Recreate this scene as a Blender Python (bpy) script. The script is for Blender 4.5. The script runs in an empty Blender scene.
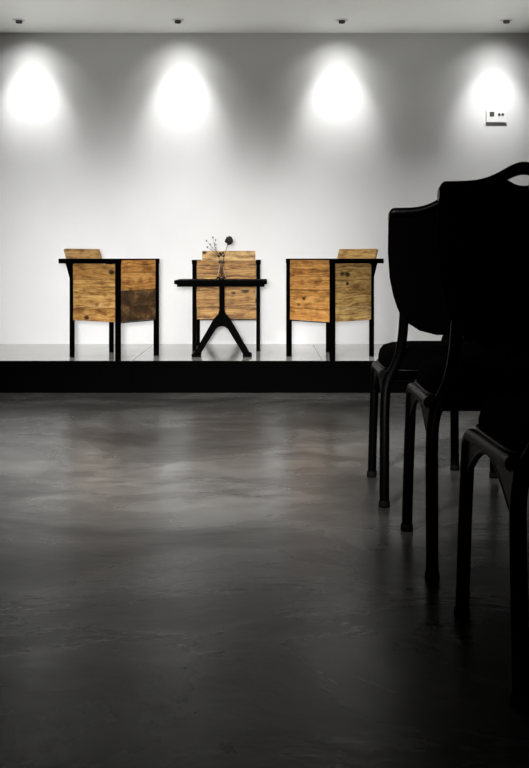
import bpy, bmesh, math, random
from mathutils import Vector, Matrix, noise
R = random.Random(7)
PI = math.pi
sc = bpy.context.scene
COL = sc.collection

# ------------------------------------------------------------------ helpers
class MB:
    """collects shapes, then becomes ONE mesh object"""
    def __init__(s):
        s.v = []; s.f = []; s.uv = []; s.sm = []
    def add(s, vs, fs, uvs=None, smooth=False):
        o = len(s.v); s.v += [Vector(p) for p in vs]
        for i, f in enumerate(fs):
            s.f.append([o + k for k in f]); s.sm.append(smooth)
            s.uv.append(uvs[i] if uvs else [(0, 0)] * len(f))
    def box(s, c, d, rot=None, grain=None, uo=(0, 0), b=0.0):
        """box centre c, size d; grain = index of the axis the wood runs along; b = chamfer"""
        bm = bmesh.new(); bmesh.ops.create_cube(bm, size=1)
        for v in bm.verts: v.co = Vector((v.co.x * d[0], v.co.y * d[1], v.co.z * d[2]))
        if b: bmesh.ops.bevel(bm, geom=list(bm.edges), offset=b, segments=2, affect='EDGES', profile=.5)
        bm.verts.index_update(); bm.normal_update()
        vs = [v.co.copy() for v in bm.verts]; fs = []; uvs = []
        for f in bm.faces:
            ids = [v.index for v in f.verts]; fs.append(ids)
            if grain is None: uvs.append([(0, 0)] * len(ids)); continue
            n = f.normal; ax = [0, 1, 2]; na = max(ax, key=lambda k: abs(n[k]))
            other = [k for k in ax if k != grain]
            u_ax = grain
            if na == grain: u_ax, v_ax = other
            else: v_ax = [k for k in other if k != na][0]
            uvs.append([(vs[i][u_ax] + uo[0] + (.3 if na == grain else 0), vs[i][v_ax] + uo[1]) for i in ids])
        bm.free()
        M = (rot.to_4x4() if rot else Matrix.Identity(4))
        s.add([M @ p + Vector(c) for p in vs], fs, uvs)
        return s
    def tube(s, pts, r, n=12, cap=True, squash=None):
        pts = [Vector(p) for p in pts]; m = len(pts)
        rs = r if isinstance(r, (list, tuple)) else [r] * m
        t0 = (pts[1] - pts[0]).normalized()
        up = Vector((0, 0, 1)) if abs(t0.z) < .9 else Vector((0, 1, 0))
        nrm = (up - t0 * up.dot(t0)).normalized()
        vs = []; fs = []
        for i, p in enumerate(pts):
            a = pts[max(i - 1, 0)]; c = pts[min(i + 1, m - 1)]
            t = (c - a).normalized()
            nrm = (nrm - t * nrm.dot(t)).normalized(); bi = t.cross(nrm)
            for k in range(n):
                an = 2 * PI * k / n
                vs.append(p + nrm * (math.cos(an) * rs[i]) + bi * (math.sin(an) * rs[i]))
        for i in range(m - 1):
            for k in range(n):
                k2 = (k + 1) % n
                fs.append([i * n + k, i * n + k2, (i + 1) * n + k2, (i + 1) * n + k])
        s.add(vs, fs, smooth=True)
        if cap:
            s.add(vs[:n], [list(range(n))[::-1]]); s.add(vs[-n:], [list(range(n))])
        return s
    def lathe(s, prof, c=(0, 0, 0), n=28, M=None, smooth=True):
        c = Vector(c); vs = []; fs = []
        for (r, z) in prof:
            for k in range(n):
                a = 2 * PI * k / n
                p = Vector((r * math.cos(a), r * math.sin(a), z))
                vs.append((M @ p if M else p) + c)
        for i in range(len(prof) - 1):
            for k in range(n):
                k2 = (k + 1) % n
                fs.append([i * n + k, i * n + k2, (i + 1) * n + k2, (i + 1) * n + k])
        s.add(vs, fs, smooth=smooth); return s
    def prism(s, poly, y0, y1, M=None):
        """polygon in XZ extruded along Y"""
        n = len(poly)
        vs = [Vector((x, y0, z)) for x, z in poly] + [Vector((x, y1, z)) for x, z in poly]
        if M: vs = [M @ p for p in vs]
        fs = [list(range(n)), list(range(n, 2 * n))[::-1]]
        for k in range(n):
            k2 = (k + 1) % n; fs.append([k2, k, n + k, n + k2])
        s.add(vs, fs); return s
    def grid(s, P, closed_u=False, smooth=True):
        """P[i][j] points"""
        h = len(P); w = len(P[0]); vs = [p for row in P for p in row]; fs = []
        for i in range(h - 1):
            for j in range(w if closed_u else w - 1):
                j2 = (j + 1) % w
                fs.append([i * w + j, i * w + j2, (i + 1) * w + j2, (i + 1) * w + j])
        s.add(vs, fs, smooth=smooth); return s
    def ball(s, c, r, n=10, jit=0.0, seed=0, scale=(1, 1, 1)):
        bm = bmesh.new(); bmesh.ops.create_icosphere(bm, subdivisions=2, radius=r)
        vs = []
        for v in bm.verts:
            k = 1 + jit * noise.noise(v.co / r * 2.3 + Vector((seed, seed * 2, 0)))
            vs.append(Vector((v.co.x * scale[0], v.co.y * scale[1], v.co.z * scale[2])) * k + Vector(c))
        s.add(vs, [[v.index for v in f.verts] for f in bm.faces], smooth=True); bm.free(); return s
    def build(s, name, mat, parent=None, bevel=0.0):
        me = bpy.data.meshes.new(name)
        me.from_pydata(s.v, [], s.f); uvl = me.uv_layers.new(name='UVMap')
        li = 0
        for p, uv, sm in zip(me.polygons, s.uv, s.sm):
            p.use_smooth = sm
            for k, l in enumerate(p.loop_indices): uvl.data[l].uv = uv[k]
        bm = bmesh.new(); bm.from_mesh(me)
        bmesh.ops.remove_doubles(bm, verts=bm.verts, dist=1e-6)
        bmesh.ops.recalc_face_normals(bm, faces=bm.faces); bm.to_mesh(me); bm.free()
        me.materials.append(mat)
        o = bpy.data.objects.new(name, me); COL.objects.link(o)
        if parent: o.parent = parent
        if bevel:
            b = o.modifiers.new('bevel', 'BEVEL'); b.width = bevel; b.segments = 2; b.limit_method = 'ANGLE'
        return o

def thing(name, label, cat, loc=(0, 0, 0), rz=0, group=None):
    o = bpy.data.objects.new(name, None); COL.objects.link(o)
    o.empty_display_size = .1; o.location = loc; o.rotation_euler = (0, 0, rz)
    o['label'] = label; o['category'] = cat
    if group: o['group'] = group
    return o
def dup(root, loc, rz, label, group=None):
    r = root.copy(); COL.objects.link(r); r.location = loc; r.rotation_euler = (0, 0, rz); r['label'] = label
    if group: r['group'] = group
    for ch in list(root.children):
        c = ch.copy(); COL.objects.link(c); c.parent = r
        for g in ch.children:
            d = g.copy(); COL.objects.link(d); d.parent = c
    return r
def struct(o):
    o['kind'] = 'structure'; return o

# ------------------------------------------------------------------ materials
def mat(name):
    m = bpy.data.materials.new(name); m.use_nodes = True
    nt = m.node_tree; b = nt.nodes['Principled BSDF']
    return m, nt, b
def N(nt, t, **kw):
    n = nt.nodes.new(t)
    for k, v in kw.items(): setattr(n, k, v)
    return n
def setin(n, **kw):
    for k, v in kw.items(): n.inputs[k.replace('_', ' ')].default_value = v
def ramp(nt, stops, interp='LINEAR'):
    r = N(nt, 'ShaderNodeValToRGB'); cr = r.color_ramp; cr.interpolation = interp
    while len(cr.elements) < len(stops): cr.elements.new(.5)
    for e, (p, c) in zip(cr.elements, stops):
        e.position = p; e.color = (c if len(c) == 4 else (*c, 1)) if isinstance(c, tuple) else (c, c, c, 1)
    return r
def mix(nt, a, b, f, mode='MIX'):
    m = N(nt, 'ShaderNodeMix', data_type='RGBA', blend_type=mode)
    for sock, val in ((m.inputs['Factor'], f), (m.inputs[6], a), (m.inputs[7], b)):
        if hasattr(val, 'links') or isinstance(val, bpy.types.NodeSocket): nt.links.new(val, sock)
        else: sock.default_value = val if not isinstance(val, tuple) else (*val, 1)[:4]
    return m.outputs[2]
def math_(nt, op, a, b=None):
    m = N(nt, 'ShaderNodeMath', operation=op)
    for i, v in enumerate((a, b)):
        if v is None: continue
        if isinstance(v, bpy.types.NodeSocket): nt.links.new(v, m.inputs[i])
        else: m.inputs[i].default_value = v
    return m.outputs[0]

def plain(name, col, rough=.5, metal=0.0, spec=.5, bump=0.0, bscale=200):
    m, nt, b = mat(name)
    setin(b, Base_Color=(*col, 1), Roughness=rough, Metallic=metal)
    b.inputs['Specular IOR Level'].default_value = spec
    n = N(nt, 'ShaderNodeTexNoise'); setin(n, Scale=bscale, Detail=4)
    tc = N(nt, 'ShaderNodeTexCoord'); nt.links.new(tc.outputs['Object'], n.inputs['Vector'])
    rr = ramp(nt, [(.3, max(rough - .06, 0)), (.7, min(rough + .06, 1))])
    nt.links.new(n.outputs['Fac'], rr.inputs['Fac']); nt.links.new(rr.outputs['Color'], b.inputs['Roughness'])
    if bump:
        bp = N(nt, 'ShaderNodeBump'); setin(bp, Strength=bump, Distance=.002)
        nt.links.new(n.outputs['Fac'], bp.inputs['Height']); nt.links.new(bp.outputs['Normal'], b.inputs['Normal'])
    return m

def wood(name, light, mid, dark, char=0.0):
    """old pine boards; UV: u along the board in metres, v across + 10 per board"""
    m, nt, b = mat(name); L = nt.links.new
    uv = N(nt, 'ShaderNodeUVMap'); uv.uv_map = 'UVMap'
    sep = N(nt, 'ShaderNodeSeparateXYZ'); L(uv.outputs['UV'], sep.inputs[0])
    u, v = sep.outputs[0], sep.outputs[1]
    bid = math_(nt, 'ROUND', math_(nt, 'DIVIDE', v, 10.0))
    wn = N(nt, 'ShaderNodeTexWhiteNoise', noise_dimensions='1D'); L(bid, wn.inputs['W'])
    def coords(su, sv):
        c = N(nt, 'ShaderNodeCombineXYZ')
        L(math_(nt, 'MULTIPLY', u, su), c.inputs[0]); L(math_(nt, 'MULTIPLY', v, sv), c.inputs[1]); return c.outputs[0]
    # knots
    vo = N(nt, 'ShaderNodeTexVoronoi'); setin(vo, Scale=1.0, Randomness=1.0); L(coords(7, 11), vo.inputs['Vector'])
    sepc = N(nt, 'ShaderNodeSeparateColor'); L(vo.outputs['Color'], sepc.inputs[0])
    on = math_(nt, 'GREATER_THAN', sepc.outputs[0], .34)
    size = math_(nt, 'MULTIPLY_ADD', sepc.outputs[1], .16); nt.nodes[-1].inputs[2].default_value = .13
    kd = math_(nt, 'DIVIDE', vo.outputs['Distance'], size)
    knot = ramp(nt, [(.55, 1.0), (1.0, 0.0)]); L(kd, knot.inputs['Fac'])
    knotf = math_(nt, 'MULTIPLY', knot.outputs['Color'], on)
    # grain bends round the knots
    halo = ramp(nt, [(.0, 1.0), (.55, .0)]); L(vo.outputs['Distance'], halo.inputs['Fac'])
    n1 = N(nt, 'ShaderNodeTexNoise'); setin(n1, Scale=1.0, Detail=3); L(coords(5, 14), n1.inputs['Vector'])
    base = math_(nt, 'MULTIPLY_ADD', n1.outputs['Fac'], .05); L(v, nt.nodes[-1].inputs[2])
    warp = math_(nt, 'MULTIPLY_ADD', math_(nt, 'MULTIPLY', halo.outputs['Color'], on), .012); L(base, nt.nodes[-1].inputs[2])
    cg = N(nt, 'ShaderNodeCombineXYZ'); L(math_(nt, 'MULTIPLY', u, 2.2), cg.inputs[0]); L(math_(nt, 'MULTIPLY', warp, 85.0), cg.inputs[1])
    n2 = N(nt, 'ShaderNodeTexNoise'); setin(n2, Scale=1.0, Detail=5, Roughness=.65); L(cg.outputs[0], n2.inputs['Vector'])
    g = ramp(nt, [(.36, dark), (.47, mid), (.62, light)]); L(n2.outputs['Fac'], g.inputs['Fac'])
    # fine pores
    n3 = N(nt, 'ShaderNodeTexNoise'); setin(n3, Scale=1.0, Detail=2); L(coords(18, 420), n3.inputs['Vector'])
    p = ramp(nt, [(.35, .55), (.55, 1.0)]); L(n3.outputs['Fac'], p.inputs['Fac'])
    c = mix(nt, g.outputs['Color'], p.outputs['Color'], .7, 'MULTIPLY')
    # patchy weathering + board tone
    n4 = N(nt, 'ShaderNodeTexNoise'); setin(n4, Scale=1.0, Detail=5, Roughness=.6); L(coords(9, 22), n4.inputs['Vector'])
    st = ramp(nt, [(.36, (.30, .21, .13)), (.54, (1, 1, 1))]); L(n4.outputs['Fac'], st.inputs['Fac'])
    c = mix(nt, c, st.outputs['Color'], .75, 'MULTIPLY')
    tone = ramp(nt, [(0.0, (.80, .72, .62)), (.5, (1, .95, .88)), (1, (1.0, 1.0, 1.0))]); L(wn.outputs['Value'], tone.inputs['Fac'])
    c = mix(nt, c, tone.outputs['Color'], 1.0, 'MULTIPLY')
    c = mix(nt, c, (.035, .014, .005), knotf)
    if char:
        n5 = N(nt, 'ShaderNodeTexNoise'); setin(n5, Scale=1.0, Detail=6, Roughness=.7); L(coords(11, 16), n5.inputs['Vector'])
        cr = ramp(nt, [(.36, (.004, .003, .002)), (.52, (.045, .024, .010)), (.66, (.20, .11, .042))]); L(n5.outputs['Fac'], cr.inputs['Fac'])
        c = mix(nt, c, cr.outputs['Color'], char)
    L(c, b.inputs['Base Color'])
    setin(b, Roughness=.6); b.inputs['Specular IOR Level'].default_value = .3
    bp = N(nt, 'ShaderNodeBump'); setin(bp, Strength=.5, Distance=.002); L(n2.outputs['Fac'], bp.inputs['Height']); L(bp.outputs['Normal'], b.inputs['Normal'])
    return m

W_HONEY = wood('pine_honey', (.68, .42, .15), (.50, .265, .075), (.20, .08, .020))
W_BROWN = wood('pine_brown', (.56, .345, .125), (.40, .215, .062), (.16, .065, .016))
W_ORANGE = wood('pine_orange', (.70, .385, .12), (.52, .24, .060), (.22, .075, .016))
W_PALE = wood('pine_pale', (.68, .47, .185), (.50, .32, .11), (.20, .105, .032))
W_CHAR = wood('pine_charred', (.50, .27, .09), (.38, .19, .055), (.18, .07, .02), char=.93)
W_BACK = wood('pine_backrest', (.64, .445, .21), (.52, .33, .13), (.34, .18, .055))
STEEL = plain('black_powder_coated_steel', (.0004, .0004, .0004), .6, 0, .012)
IRON = plain('black_table_iron', (.0004, .0004, .0004), .6, 0, .012)
TUBE = plain('black_satin_tube', (.0002, .0002, .0002), .34, 0, .03)
FABRIC = plain('black_seat_fabric', (.0002, .0002, .0002), .9, 0, .004, bump=.4, bscale=600)
RUBBER = plain('black_rubber', (.0012, .0012, .0012), .8, 0, .03)
WHITE_PL = plain('white_plastic', (.82, .82, .80), .4)
DARK_PL = plain('dark_socket_plastic', (.05, .05, .05), .5)
TRIM = plain('white_lamp_trim', (.75, .75, .73), .3)
BAFFLE = plain('dark_lamp_baffle', (.012, .012, .012), .4)
TWIG = plain('dry_twig', (.05, .035, .02), .8)
BLOOM = plain('dark_dried_petals', (.010, .006, .006), .9, bump=.6, bscale=150)
BUD = plain('dry_bud', (.10, .07, .04), .8)

def wall_mat():
    m, nt, b = mat('matt_white_plaster'); L = nt.links.new
    tc = N(nt, 'ShaderNodeTexCoord')
    n = N(nt, 'ShaderNodeTexNoise'); setin(n, Scale=1.3, Detail=5); L(tc.outputs['Object'], n.inputs['Vector'])
    r = ramp(nt, [(.3, (.72, .72, .72)), (.7, (.78, .78, .78))]); L(n.outputs['Fac'], r.inputs['Fac'])
    L(r.outputs['Color'], b.inputs['Base Color']); setin(b, Roughness=.95); b.inputs['Specular IOR Level'].default_value = .1
    n2 = N(nt, 'ShaderNodeTexNoise'); setin(n2, Scale=120, Detail=3); L(tc.outputs['Object'], n2.inputs['Vector'])
    bp = N(nt, 'ShaderNodeBump'); setin(bp, Strength=.08, Distance=.002); L(n2.outputs['Fac'], bp.inputs['Height']); L(bp.outputs['Normal'], b.inputs['Normal'])
    return m
def ceil_mat():
    m, nt, b = mat('matt_ceiling_paint'); L = nt.links.new
    tc = N(nt, 'ShaderNodeTexCoord')
    n = N(nt, 'ShaderNodeTexNoise'); setin(n, Scale=1.1, Detail=4); L(tc.outputs['Object'], n.inputs['Vector'])
    r = ramp(nt, [(.3, (.80, .81, .77)), (.7, (.84, .85, .81))]); L(n.outputs['Fac'], r.inputs['Fac'])
    L(r.outputs['Color'], b.inputs['Base Color']); setin(b, Roughness=.95); b.inputs['Specular IOR Level'].default_value = .1
    return m
def floor_mat():
    m, nt, b = mat('trowelled_dark_concrete'); L = nt.links.new
    tc = N(nt, 'ShaderNodeTexCoord'); P = tc.outputs['Object']
    def mapped(sx, sy, rz, loc=(0, 0, 0)):
        mp = N(nt, 'ShaderNodeMapping'); mp.inputs['Scale'].default_value = (sx, sy, 1)
        mp.inputs['Rotation'].default_value = (0, 0, rz); mp.inputs['Location'].default_value = loc; L(P, mp.inputs['Vector']); return mp.outputs[0]
    def noise_(vec, scale, detail, rough, dist=0.0):
        n = N(nt, 'ShaderNodeTexNoise'); setin(n, Scale=scale, Detail=detail, Roughness=rough, Distortion=dist); L(vec, n.inputs['Vector']); return n.outputs['Fac']
    n = noise_(mapped(.7, 1.0, .12), 1.5, 8, .62, .5)
    r = ramp(nt, [(.34, (.015, .0145, .0135)), (.5, (.042, .0405, .0378)), (.66, (.080, .077, .072))]); L(n, r.inputs['Fac'])
    n2 = noise_(mapped(.6, 1.3, -.1), 9, 7, .72)
    r2 = ramp(nt, [(.35, .62), (.65, 1.0)]); L(n2, r2.inputs['Fac'])
    c = mix(nt, r.outputs['Color'], r2.outputs['Color'], 1.0, 'MULTIPLY')
    # thin trowel ridges: contour lines of a slow noise, broken up by another
    n4 = noise_(mapped(.55, 1.1, .2, (3, 1, 0)), 1.3, 5, .55, .3)
    d = math_(nt, 'ABSOLUTE', math_(nt, 'SUBTRACT', n4, .5))
    ln = ramp(nt, [(.0, 1.0), (.014, 0.0)]); L(d, ln.inputs['Fac'])
    n5 = noise_(P, 1.7, 3, .5); gate = ramp(nt, [(.48, 0.0), (.62, 1.0)]); L(n5, gate.inputs['Fac'])
    lf = math_(nt, 'MULTIPLY', ln.outputs['Color'], gate.outputs['Color'])
    c = mix(nt, c, (.018, .017, .015), math_(nt, 'MULTIPLY', lf, .7))
    L(c, b.inputs['Base Color'])
    rr = ramp(nt, [(.3, .36), (.7, .20)]); L(n, rr.inputs['Fac']); L(rr.outputs['Color'], b.inputs['Roughness'])
    b.inputs['Specular IOR Level'].default_value = .17
    step = ramp(nt, [(.44, 0.0), (.56, 1.0)]); L(n4, step.inputs['Fac'])
    h = math_(nt, 'MULTIPLY_ADD', n, .6); L(math_(nt, 'MULTIPLY', step.outputs['Color'], .10), nt.nodes[-2].inputs[2])
    h = nt.nodes[-2].outputs[0]
    bp = N(nt, 'ShaderNodeBump'); setin(bp, Strength=.38, Distance=.03); L(h, bp.inputs['Height']); L(bp.outputs['Normal'], b.inputs['Normal'])
    return m
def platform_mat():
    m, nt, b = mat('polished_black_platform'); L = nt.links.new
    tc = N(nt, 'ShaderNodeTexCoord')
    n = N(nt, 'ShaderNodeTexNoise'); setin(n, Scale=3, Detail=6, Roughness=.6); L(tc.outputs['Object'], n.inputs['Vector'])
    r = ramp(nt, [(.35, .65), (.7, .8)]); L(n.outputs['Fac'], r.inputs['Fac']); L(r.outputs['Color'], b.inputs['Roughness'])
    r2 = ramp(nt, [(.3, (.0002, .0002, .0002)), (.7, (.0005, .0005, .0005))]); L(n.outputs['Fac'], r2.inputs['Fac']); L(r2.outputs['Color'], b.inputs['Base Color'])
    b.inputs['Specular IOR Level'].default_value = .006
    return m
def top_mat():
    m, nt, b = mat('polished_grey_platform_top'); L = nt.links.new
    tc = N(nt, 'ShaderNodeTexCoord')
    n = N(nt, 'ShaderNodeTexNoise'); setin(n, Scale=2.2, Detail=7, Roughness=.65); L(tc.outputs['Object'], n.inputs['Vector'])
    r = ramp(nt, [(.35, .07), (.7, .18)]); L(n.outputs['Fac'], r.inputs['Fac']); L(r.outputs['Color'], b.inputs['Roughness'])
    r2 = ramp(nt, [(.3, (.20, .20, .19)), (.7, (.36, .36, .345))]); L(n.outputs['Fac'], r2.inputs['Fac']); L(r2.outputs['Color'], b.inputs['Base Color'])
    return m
def glass_mat():
    m, nt, b = mat('clear_glass')
    setin(b, Base_Color=(1, 1, 1, 1), Roughness=.0, IOR=1.45); b.inputs['Transmission Weight'].default_value = 1
    n = N(nt, 'ShaderNodeTexNoise'); setin(n, Scale=60); r = ramp(nt, [(.3, .0), (.7, .01)])
    nt.links.new(n.outputs['Fac'], r.inputs['Fac']); nt.links.new(r.outputs['Color'], b.inputs['Roughness'])
    return m
WALL, CEIL, FLOOR, PLAT, GLASS = wall_mat(), ceil_mat(), floor_mat(), platform_mat(), glass_mat()
SIDEWALL = plain('dark_grey_wall_paint', (.03, .03, .03), .9, spec=.1)

# ------------------------------------------------------------------ setting
EYE = .897; PF = 6.4; YW = 7.68; PH = .2133; ZC = 2.70; XW = 4.0
struct(MB().box((0, (YW - 1.5) / 2, -.05), (2 * XW, YW + 1.5, .1)).build('floor', FLOOR))
struct(MB().box((0, YW + .06, ZC / 2), (2 * XW + .24, .12, ZC + .2)).build('wall_back', WALL))
struct(MB().box((0, (YW - 1.5) / 2, ZC + .05), (2 * XW, YW + 1.5, .1)).build('ceiling', CEIL))
struct(MB().box((-XW - .06, (YW - 1.5) / 2, ZC / 2), (.12, YW + 1.5, ZC + .2)).build('wall_left', SIDEWALL))
struct(MB().box((XW + .06, (YW - 1.5) / 2, ZC / 2), (.12, YW + 1.5, ZC + .2)).build('wall_right', SIDEWALL))
pm = MB(); tm = MB(); xs = [-XW, -2.15, -.885, .385, 1.65, 2.92, XW]
for a, c in zip(xs[:-1], xs[1:]):
    tm.box(((a + c) / 2, (PF + .012 + YW) / 2, PH - .005), (c - a - .003, YW - PF - .012, .010))
    pm.box(((a + c) / 2, PF + .006, PH - .005), (c - a - .003, .012, .011))
    pm.box(((a + c) / 2, (PF + YW) / 2, PH - .026), (c - a - .003, YW - PF, .032), b=.003)
    pm.box(((a + c) / 2, (PF + .006 + YW) / 2, (PH - .04) / 2), (c - a - .002, YW - PF - .006, PH - .04))
struct(pm.build('platform', PLAT)); struct(tm.build('platform_top', top_mat()))
struct(MB().box((-.885, (PF + .012 + YW) / 2, PH - .001), (.006, YW - PF - .012, .003)).build('trim_1', plain('joint_metal', (.5, .5, .5), .35, .8)))

# ------------------------------------------------------------------ wooden armchairs
bid = [0]
def board(mb, c, d, rot=None, grain=0):
    bid[0] += 1
    mb.box(c, d, rot, grain, (R.uniform(0, 30), 10 * bid[0]), b=.0016)
def panel(cx, cy, along, L, z0, z1, th, hs, jag=.002):
    """upright panel of horizontal boards; along 'x' or 'y'; hs = relative board heights from the bottom"""
    m = MB(); tot = sum(hs); z = z0
    for h in hs:
        hh = (z1 - z0) * h / tot
        ln = L - R.uniform(0, .004); off = R.uniform(-jag, jag)
        t2 = th + R.uniform(-.003, .001)
        if along == 'x': board(m, (cx + off, cy, z + hh / 2), (ln, t2, hh - .0022), None, 0)
        else: board(m, (cx, cy + off, z + hh / 2), (t2, ln, hh - .0022), None, 1)
        z += hh
    return m
def armchair(label, loc, rz, W, D, side_mats, front, front_low=None, back_mat=None, top_rail=True, ZB=.256, ZA=.683, group='wooden box armchairs on the platform'):
    """local: front faces -Y; z=0 is the platform"""
    t = thing('wooden_armchair', label, 'armchair', loc, rz, group)
    P = .026
    hw, hd = W / 2, D / 2
    for sx in (-1, 1):
        for sy in (-1, 1):
            p = .029 if sy < 0 else P
            MB().box((sx * hw, sy * hd, (ZA - .03) / 2), (p, p, ZA - .03), b=.002).build('leg', STEEL, t)
        # arm rail with its bracket behind the rear leg
        a = MB().box((sx * hw, .049, ZA - .017), (.036, D + .032 + .098, .034), b=.003).build('arm_rail', STEEL, t)
        y1 = hd + P / 2 - .004
        M = Matrix.Rotation(PI / 2, 4, 'Z')
        MB().prism([(y1, ZA - .03), (y1 + .052, ZA - .03), (y1 + .045, ZA - .045), (y1, ZA - .165)], -sx * hw - .004, -sx * hw + .004, M).build('bracket', STEEL, a)
        panel(sx * hw, 0, 'y', D - P - .004, ZB, ZA - .036, .018, [1.0, 1.1, .9, 1.15]).build('side_panel', side_mats[0 if sx < 0 else 1], t)
    if front_low:
        zs = ZB + (ZA - ZB) * .5
        panel(0, -hd, 'x', W - .034, zs, ZA - .008, .018, [.5, 1.1, 1.2]).build('front_panel', front, t)
        o = panel(0, -hd, 'x', W - .034, ZB, zs - .001, .018, [1, 1.0]).build('lower_front_panel', front_low, t)
        o['label'] = 'scorched dark lower front boards'
    else:
        panel(0, -hd, 'x', W - .034, ZB, ZA - .008, .018, [.8, 1.25, .9, 1.1]).build('front_panel', front, t)
    MB().box((0, -hd, ZA - .006), (W - .032, .020, .004)).build('front_rail', STEEL if top_rail else W_BROWN, t)
    MB().box((0, -hd, ZB - .004), (W - .032, .020, .005)).build('lower_rail', STEEL, t)
    s = MB()
    for k in range(4):
        w = (D - .05) / 4
        board(s, (0, -hd + .025 + w * (k + .5), .36), (W - .036, w - .003, .022), None, 0)
    s.build('seat', W_PALE, t)
    # leaning backrest of three boards
    b = MB(); y0, z0, y1, z1 = hd - .035, .385, hd + .100, ZA + .069
    ang = math.atan2(y1 - y0, z1 - z0); L = math.hypot(y1 - y0, z1 - z0)
    rot = Matrix.Rotation(-ang, 3, 'X'); d = Vector((0, math.sin(ang), math.cos(ang)))
    hs = [.36, .30, .34]; q = 0
    for h in hs:
        hh = L * h; c = Vector((0, y0, z0)) + d * (q + hh / 2)
        board(b, c, (W - .05 - R.uniform(0, .006), .02, hh - .004), rot, 0); q += hh
    b.build('backrest', back_mat or W_BACK, t)
    return t
def corner_chair(cx, cy, a, side, W, D, **kw):
    """place by the corner leg nearest the camera; side = -1: the front panel faces right"""
    if side < 0:
        e_d = Vector((-math.cos(a), math.sin(a))); e_w = Vector((math.sin(a), math.cos(a)))
    else:
        e_d = Vector((math.cos(a), math.sin(a))); e_w = Vector((-math.sin(a), math.cos(a)))
    c = Vector((cx, cy)) + e_d * D / 2 + e_w * W / 2
    rz = math.atan2(e_d.y, e_d.x) - PI / 2      # local +Y = towards the backrest
    return armchair(loc=(c.x, c.y, PH), rz=rz, W=W, D=D, **kw)
corner_chair(-.980, 6.425, math.radians(32.5), -1, .405, .418,
    label='wooden box armchair left of the table, its lower front boards scorched dark',
    side_mats=(W_HONEY, W_HONEY), front=W_ORANGE, front_low=W_CHAR)
corner_chair(.455, 6.425, math.radians(44), 1, .408, .408,
    label='wooden box armchair right of the table, orange front and paler side boards',
    side_mats=(W_PALE, W_PALE), front=W_ORANGE, back_mat=W_PALE)
cxm = (226.3 - 264.5) / 960 * 7.1
armchair('wooden box armchair facing front behind the black table', (cxm, 7.1 + .205, PH), 0, .472, .41,
    (W_BROWN, W_BROWN), W_BROWN, top_rail=False, ZB=.235, ZA=.674)

# ------------------------------------------------------------------ table
TX, TY = -.298, 6.725
t = thing('side_table', 'small black table with an inverted V base holding the vase', 'table', (TX, TY, PH))
TT = .536
tp = MB().box((0, 0, TT - .014), (.632, .42, .028), b=.006).box((0, 0, TT - .036), (.596, .38, .018), b=.003)
tp.build('table_top', IRON, t)
MB().prism([(-.018, .29), (.018, .29), (.018, .495), (-.018, .495)], -.03, .03).build('stem', IRON, t, .003)
def yleg(s):
    poly = [(0, .325), (.018 * s, .325), (.026 * s, .295), (.056 * s, .262), (.196 * s, .020), (.146 * s, .020), (.043 * s, .192), (.022 * s, .207), (0, .211)]
    if s < 0: poly = poly[::-1]
    return MB().prism(poly, -.032, .032)
for s in (-1, 1):
    yleg(s).build('leg', IRON, t, .003)
    MB().box((s * .178, 0, .010), (.062, .13, .020), b=.005).build('foot', IRON, t)

# ------------------------------------------------------------------ vase + stems
VX, VY, VZ = -.301, 6.70, PH + TT
v = thing('glass_vase', 'small clear glass flask vase standing on the black table', 'vase', (VX, VY, VZ + .0005))
prof = [(.001, .001), (.034, .001), (.038, .006), (.036, .016), (.020, .072), (.0125, .098), (.0118, .118), (.015, .130), (.0185, .134)]
inner = [(.0165, .134), (.013, .129), (.0095, .118), (.0102, .098), (.0175, .072), (.0335, .016), (.034, .009), (.001, .006)]
MB().lathe(prof + inner).build('flask', GLASS, v)
MB().lathe([(.0125, .113), (.0205, .115), (.0215, .122), (.0205, .130), (.0130, .132)]).build('neck_band', TWIG, v)['label'] = 'dark cord wrapped round the neck'
def stem_pts(p0, p1, bend, n=10):
    p0, p1, bend = Vector(p0), Vector(p1), Vector(bend)
    return [p0.lerp(p1, k / n) + bend * math.sin(PI * k / n) for k in range(n + 1)]
f = thing('dried_flower', 'dark round dried flower leaning right in the glass vase', 'flower', (VX, VY, VZ + .009))
MB().tube(stem_pts((.004, 0, 0), (.050, -.005, .246), (-.012, 0, .01)), .0022, 8).build('stem', TWIG, f)
fl = MB(); fl.ball((.056, -.006, .262), .026, jit=.35, seed=3)
for k in range(26):
    u = Vector((R.gauss(0, 1), R.gauss(0, 1), R.gauss(0, 1))).normalized()
    fl.ball(Vector((.056, -.006, .262)) + u * .022, .0105, jit=.4, seed=k)
fl.build('flower_head', BLOOM, f)
lf = MB()
for (x, z, a, l) in ((-.004, .165, .5, .022), (.006, .170, -.6, .02), (.0, .155, .1, .026), (.008, .150, -.9, .02), (-.008, .150, .9, .02)):
    d = Vector((-math.sin(a), 0, math.cos(a))); sd = Vector((math.cos(a), 0, math.sin(a)))
    b0 = Vector((x, -.004, z)); P = []
    for k in range(6):
        q = k / 5; wd = .008 * math.sin(PI * min(q * .9 + .08, 1))
        P.append([b0 + d * l * q - sd * wd + Vector((0, -.003 * q, 0)), b0 + d * l * q + Vector((0, -.006, 0)), b0 + d * l * q + sd * wd + Vector((0, -.003 * q, 0)),
                  b0 + d * l * q + Vector((0, -.003, 0))])
    lf.grid(P, closed_u=True)
lf.build('leaves', BLOOM, f)
w = thing('budding_twig', 'thin branching twig with tiny buds leaning left in the vase', 'twig', (VX, VY, VZ + .009))
tw = MB(); root = Vector((-.004, .002, .0)); fork = Vector((-.020, .0, .170))
tw.tube(stem_pts(root, fork, (.004, 0, 0)), .0017, 7)
tips = [(-.104, .0, .262), (-.078, -.008, .238), (-.060, .008, .285), (-.040, -.004, .268), (-.098, .004, .218), (-.046, 0, .235)]
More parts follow.
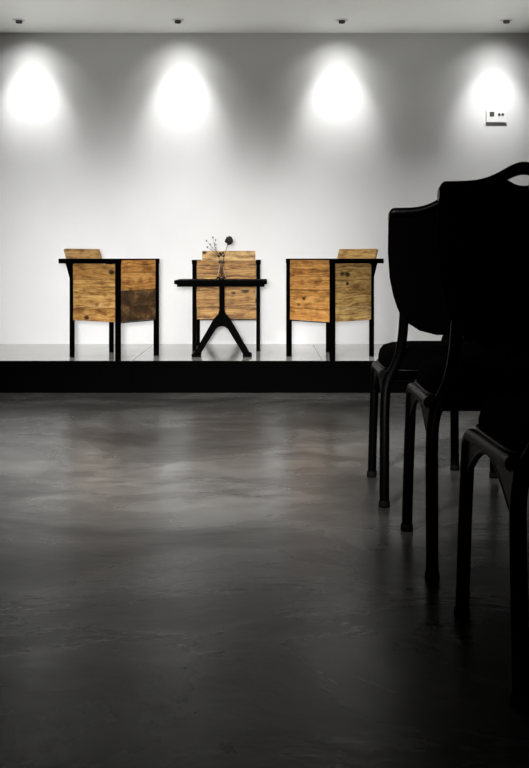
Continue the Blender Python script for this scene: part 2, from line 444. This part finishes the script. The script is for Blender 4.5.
for k, tip in enumerate(tips):
    tw.tube(stem_pts(fork - Vector((0, 0, .012 * (k % 3))), tip, (-.006, 0, -.008 if k % 2 else .006), 8), [.0015 - .0001 * i for i in range(9)], 6)
tw.build('stem', TWIG, w)
for k, tip in enumerate(tips):
    MB().ball(tip, .0052 if k % 2 == 0 else .0042, jit=.3, seed=k, scale=(1, 1, 1.4)).build('bud', BUD, w)
    mid = fork.lerp(Vector(tip), .62) + Vector((-.004, 0, .004))
    MB().ball(mid, .0032, jit=.3, seed=k + 9).build('bud', BUD, w)

# ------------------------------------------------------------------ banquet chairs in the dark foreground
def side_path(s):
    """front leg -> seat rail; returns points (local, chair faces +Y)"""
    x = s * .238
    p = [(x + s * .012, .235, .0), (x + s * .006, .228, .25), (x, .222, .415)]
    for k in range(1, 7):
        a = PI / 2 * k / 6
        p.append((x, .222 - .05 * (1 - math.cos(a)), .415 + .05 * math.sin(a)))
    p += [(x, .05, .468), (x, -.12, .470), (x, -.175, .470)]
    return p
def rear_path(s):
    x = s * .238
    return [(x + s * .004, -.245, .0), (x + s * .001, -.222, .2), (x - s * .002, -.198, .38), (x - s * .012, -.190, .45), (x - s * .050, -.195, .52),
            (x - s * .066, -.205, .60), (x - s * .070, -.222, .69), (x - s * .072, -.236, .74)]
def smooth_path(p, it=2):
    p = [Vector(q) for q in p]
    for _ in range(it):
        o = [p[0]]
        for a, b in zip(p[:-1], p[1:]): o += [a.lerp(b, .25), a.lerp(b, .75)]
        o.append(p[-1]); p = o
    return p
def back_y(x, z):          # leaning, slightly hollow back
    return -.215 - .20 * (z - .62) ** 1.0 * .75 - .30 * (x * x) * -1.0 - .012
def hw_at(z):
    ks = [(.62, .06), (.635, .115), (.665, .160), (.70, .187), (.76, .208), (.83, .223), (.92, .230), (1.03, .230), (1.085, .228)]
    for (a, wa), (b, wb) in zip(ks[:-1], ks[1:]):
        if z <= b:
            q = (z - a) / (b - a); return wa + (wb - wa) * q
    return ks[-1][1]
def crown(x): return 1.078 + .050 * math.exp(-(x / .078) ** 2) - max(0, abs(x) - .212) ** 2 * 60
def slot_top(x): return min(crown(x) - .033, 1.10)
def pad_top(x):
    q = max(0, 1 - (abs(x) / .044) ** 2)
    return crown(x) - .034 - q * .030 if q > 0 else crown(x) - .034
def chair_proto(label, loc, rz, group):
    t = thing('banquet_chair', label, 'chair', loc, rz, group)
    for s in (-1, 1):
        l = MB().tube(smooth_path(side_path(s)), .0175, 14).build('leg', TUBE, t)
        MB().lathe([(.001, 0), (.020, 0), (.021, .006), (.020, .02), (.0175, .024)], (s * .250, .235, 0), 16).build('foot_cap', RUBBER, l)
        l = MB().tube(smooth_path(rear_path(s)), .0180, 14).build('leg', TUBE, t)
        MB().lathe([(.001, 0), (.020, 0), (.021, .006), (.020, .02), (.0175, .024)], (s * .242, -.245, 0), 16).build('foot_cap', RUBBER, l)
    # arched braces under the seat
    br = MB()
    for s in (-1, 1):
        x = s * .238
        pts = [(x, .222, .36)] + [(x, .222 - .405 * k / 12, .36 + .095 * math.sin(PI * k / 12)) for k in range(1, 12)] + [(x, -.196, .36)]
        top = [Vector((p[0], p[1], .462)) for p in pts]
        for dx in (-.006, .006): br.grid([[Vector(p) + Vector((dx, 0, 0)) for p in pts], [p + Vector((dx, 0, 0)) for p in top]], smooth=False)
        br.tube(pts, .008, 10)
    br.tube([(-.238, .172, .455), (.238, .172, .455)], .013, 10).tube([(-.236, -.17, .458), (.236, -.17, .458)], .013, 10)
    br.build('seat_brace', TUBE, t)
    # cushion: superellipse layers
    P = []; n = 48
    for (z, k) in ((.462, .90), (.466, .975), (.478, 1.0), (.510, 1.0), (.535, .975), (.552, .92), (.562, .80), (.568, .6), (.571, .3), (.572, .02)):
        row = []
        for i in range(n):
            a = 2 * PI * i / n; c, s2 = math.cos(a), math.sin(a)
            x = .235 * k * math.copysign(abs(c) ** .38, c); y = .005 + .218 * k * math.copysign(abs(s2) ** .38, s2)
            row.append(Vector((x, y, z)))
        P.append(row)
    m = MB().grid(P, closed_u=True); m.add(P[0], [list(range(n))]); m.build('seat', FABRIC, t)
    # welt running round the cushion
    ring = [Vector((1.01 * .235 * math.copysign(abs(math.cos(2 * PI * i / n)) ** .38, math.cos(2 * PI * i / n)),
                    .005 + 1.01 * .218 * math.copysign(abs(math.sin(2 * PI * i / n)) ** .38, math.sin(2 * PI * i / n)), .488)) for i in range(n + 1)]
    MB().tube(ring, .005, 8, cap=False).build('seat_welt', TUBE, t)
    # back pad: closed cross-sections from side to side
    P = []; nx = 60; nz = 16
    for i in range(nx + 1):
        x0 = -.230 + .460 * i / nx; x = max(-.2295, min(.2295, x0))
        # lowest z whose half width reaches |x|
        z = .62
        while hw_at(z) < abs(x) and z < 1.0: z += .002
        zl = z; zh = pad_top(x); th = .019 * min(1, (.2305 - abs(x)) / .02 + .25)
        row = []
        for k in range(nz + 1):
            zz = zl + (zh - zl) * k / nz; e = min(1, k / 2 + .35, (nz - k) / 2 + .35)
            row.append(Vector((x, back_y(x, zz) + th * e, zz)))
        for k in range(nz, -1, -1):
            zz = zl + (zh - zl) * k / nz; e = min(1, k / 2 + .35, (nz - k) / 2 + .35)
            row.append(Vector((x, back_y(x, zz) - th * e, zz)))
        P.append(row)
    m = MB().grid(P, closed_u=True); m.add(P[0], [list(range(len(P[0])))]); m.add(P[-1], [list(range(len(P[0])))[::-1]])
    m.build('backrest', FABRIC, t)
    # top rail with the hand hold under it
    P = []
    for i in range(nx + 1):
        x = -.2295 + .459 * i / nx; zt = crown(x); row = []
        for k in range(12):
            a = 2 * PI * k / 12; zz = zt - .0175 + .0175 * math.sin(a)
            row.append(Vector((x, back_y(x, zz) + .020 * math.cos(a), zz)))
        P.append(row)
    m = MB().grid(P, closed_u=True); m.add(P[0], [list(range(12))]); m.add(P[-1], [list(range(12))[::-1]])
    m.build('top_rail', TUBE, t)
    return t
G = 'black banquet chairs in a row at the right'
def spot_for(xl_front, y_front):
    return (xl_front + .250, y_front - .235, 0)
c1 = chair_proto('black banquet chair with the leftmost legs and its rounded back against the white wall', spot_for(.433, 3.94), math.radians(-2), G)
c2 = dup(c1, spot_for(.465, 3.16), math.radians(-1), 'middle black banquet chair with a hand hold slot showing in its tall back', G); c2.scale = (1, 1, 1.03)
c3 = dup(c1, spot_for(.500, 2.41), math.radians(1.4), 'black banquet chair cut off by the right edge, closest to the viewer', G)
c4 = dup(c1, (.807 + .242, 4.07 + .245, 0), 0, 'black banquet chair mostly hidden behind the others, one leg and seat corner showing', G)

# ------------------------------------------------------------------ wall socket + ceiling downlights
sx, sz = 1.852, 2.037
t = thing('wall_socket', 'white double socket box high on the white wall', 'socket', (sx, YW, sz))
MB().box((0, -.009, 0), (.162, .018, .108), b=.003).build('faceplate', WHITE_PL, t)
MB().box((-.036, -.019, .012), (.036, .004, .036), b=.001).build('outlet', DARK_PL, t)
for x in (.022, .050): MB().lathe([(.001, -.004), (.010, -.004), (.011, 0)], (x, -.018, .010), 16, Matrix.Rotation(-PI / 2, 4, 'X')).build('jack', DARK_PL, t)

LX = [-1.857, -.655, .585, 1.83]; LY = 7.26
names = ['recessed ceiling downlight at the far left', 'recessed ceiling downlight second from the left, above the centre chair',
         'recessed ceiling downlight third from the left, above the right chair', 'recessed ceiling downlight at the far right, above the wall socket']
ld = None
for x, nm in zip(LX, names):
    if ld is None:
        ld = thing('downlight', nm, 'ceiling light', (x, LY, ZC), 0, 'ceiling downlights along the wall')
        MB().lathe([(.030, 0), (.030, -.004), (.034, -.007), (.046, -.006), (.048, -.001), (.048, 0)], n=32).build('trim_ring', TRIM, ld)
        M = Matrix.Rotation(math.radians(30), 4, 'X')
        MB().lathe([(.001, -.006), (.020, -.008), (.022, -.022), (.024, -.022), (.025, .0), (.030, .0)], n=24).build('baffle', BAFFLE, ld)
    else: dup(ld, (x, LY, ZC), 0, nm)

# ------------------------------------------------------------------ lights
def spot(name, loc, target, energy, size, blend=1.0, rad=.03, col=(1, .995, .985)):
    l = bpy.data.lights.new(name, 'SPOT'); l.energy = energy; l.spot_size = math.radians(size); l.spot_blend = blend
    l.shadow_soft_size = rad; l.color = col
    o = bpy.data.objects.new(name, l); COL.objects.link(o); o.location = loc
    o.rotation_euler = (Vector(target) - Vector(loc)).to_track_quat('-Z', 'Y').to_euler()
    return o
for x, k in zip(LX, (1.1, 1.0, 1.0, .85)):
    for tz, e, sz_ in ((2.40, 1.6, 66), (2.28, 4.2, 60), (2.12, 13, 58), (1.92, 24, 58), (2.18, 9, 100), (1.55, 9, 80)):
        spot('downlight_beam', (x, LY, ZC - .03), (x, YW, tz), e * k, sz_)
for k in range(6):                       # added fill brightening the lower wall, out of frame, no real fixtures
    x = -2.6 + .8 * k
    spot('wall_fill', (x, 6.15, ZC - .05), (x + .1, 7.20, .21), [125, 48, 44, 56, 74, 80][k], 84, 1.0, .15)
spot('front_fill', (-.08, -.5, 1.02), (-.70, YW, .33), 2150, 28, 1.0, .2)  # added fill beside the camera for armchair fronts and lower wall
for x, tx in ((-2.0, -1.30), (-1.5, -.60), (-1.0, .18)):               # unseen fill added to brighten the open floor
    spot('floor_fill', (x, .6, ZC - .05), (tx, 4.65, 0), [1500, 2500, 3700][int((x + 2) * 2)], 33, 1.0, .12)
for x in (-2.35, 2.35):                  # invented fill lifting the ceiling tone, out of frame at both sides
    spot('ceiling_fill', (x, 6.9, .9), (x * .42, 6.7, ZC), 58, 80, 1.0, .15)

wd = bpy.data.worlds.new('room_dark'); sc.world = wd; wd.use_nodes = True
wd.node_tree.nodes['Background'].inputs[0].default_value = (.5, .5, .5, 1)
wd.node_tree.nodes['Background'].inputs[1].default_value = .004

# ------------------------------------------------------------------ camera
cd = bpy.data.cameras.new('camera'); cam = bpy.data.objects.new('camera', cd); COL.objects.link(cam)
cam.location = (0, 0, EYE); cam.rotation_euler = (PI / 2, 0, 0)
cd.sensor_fit = 'VERTICAL'; cd.sensor_height = 24; cd.lens = 960 / 768 * 24
cd.shift_y = -(384 - 258.5) / 768; cd.clip_start = .05
sc.camera = cam
vs = sc.view_settings; vs.view_transform = 'Standard'; vs.look = 'None'; vs.gamma = 1; vs.use_curve_mapping = False
vs.exposure = 0.0
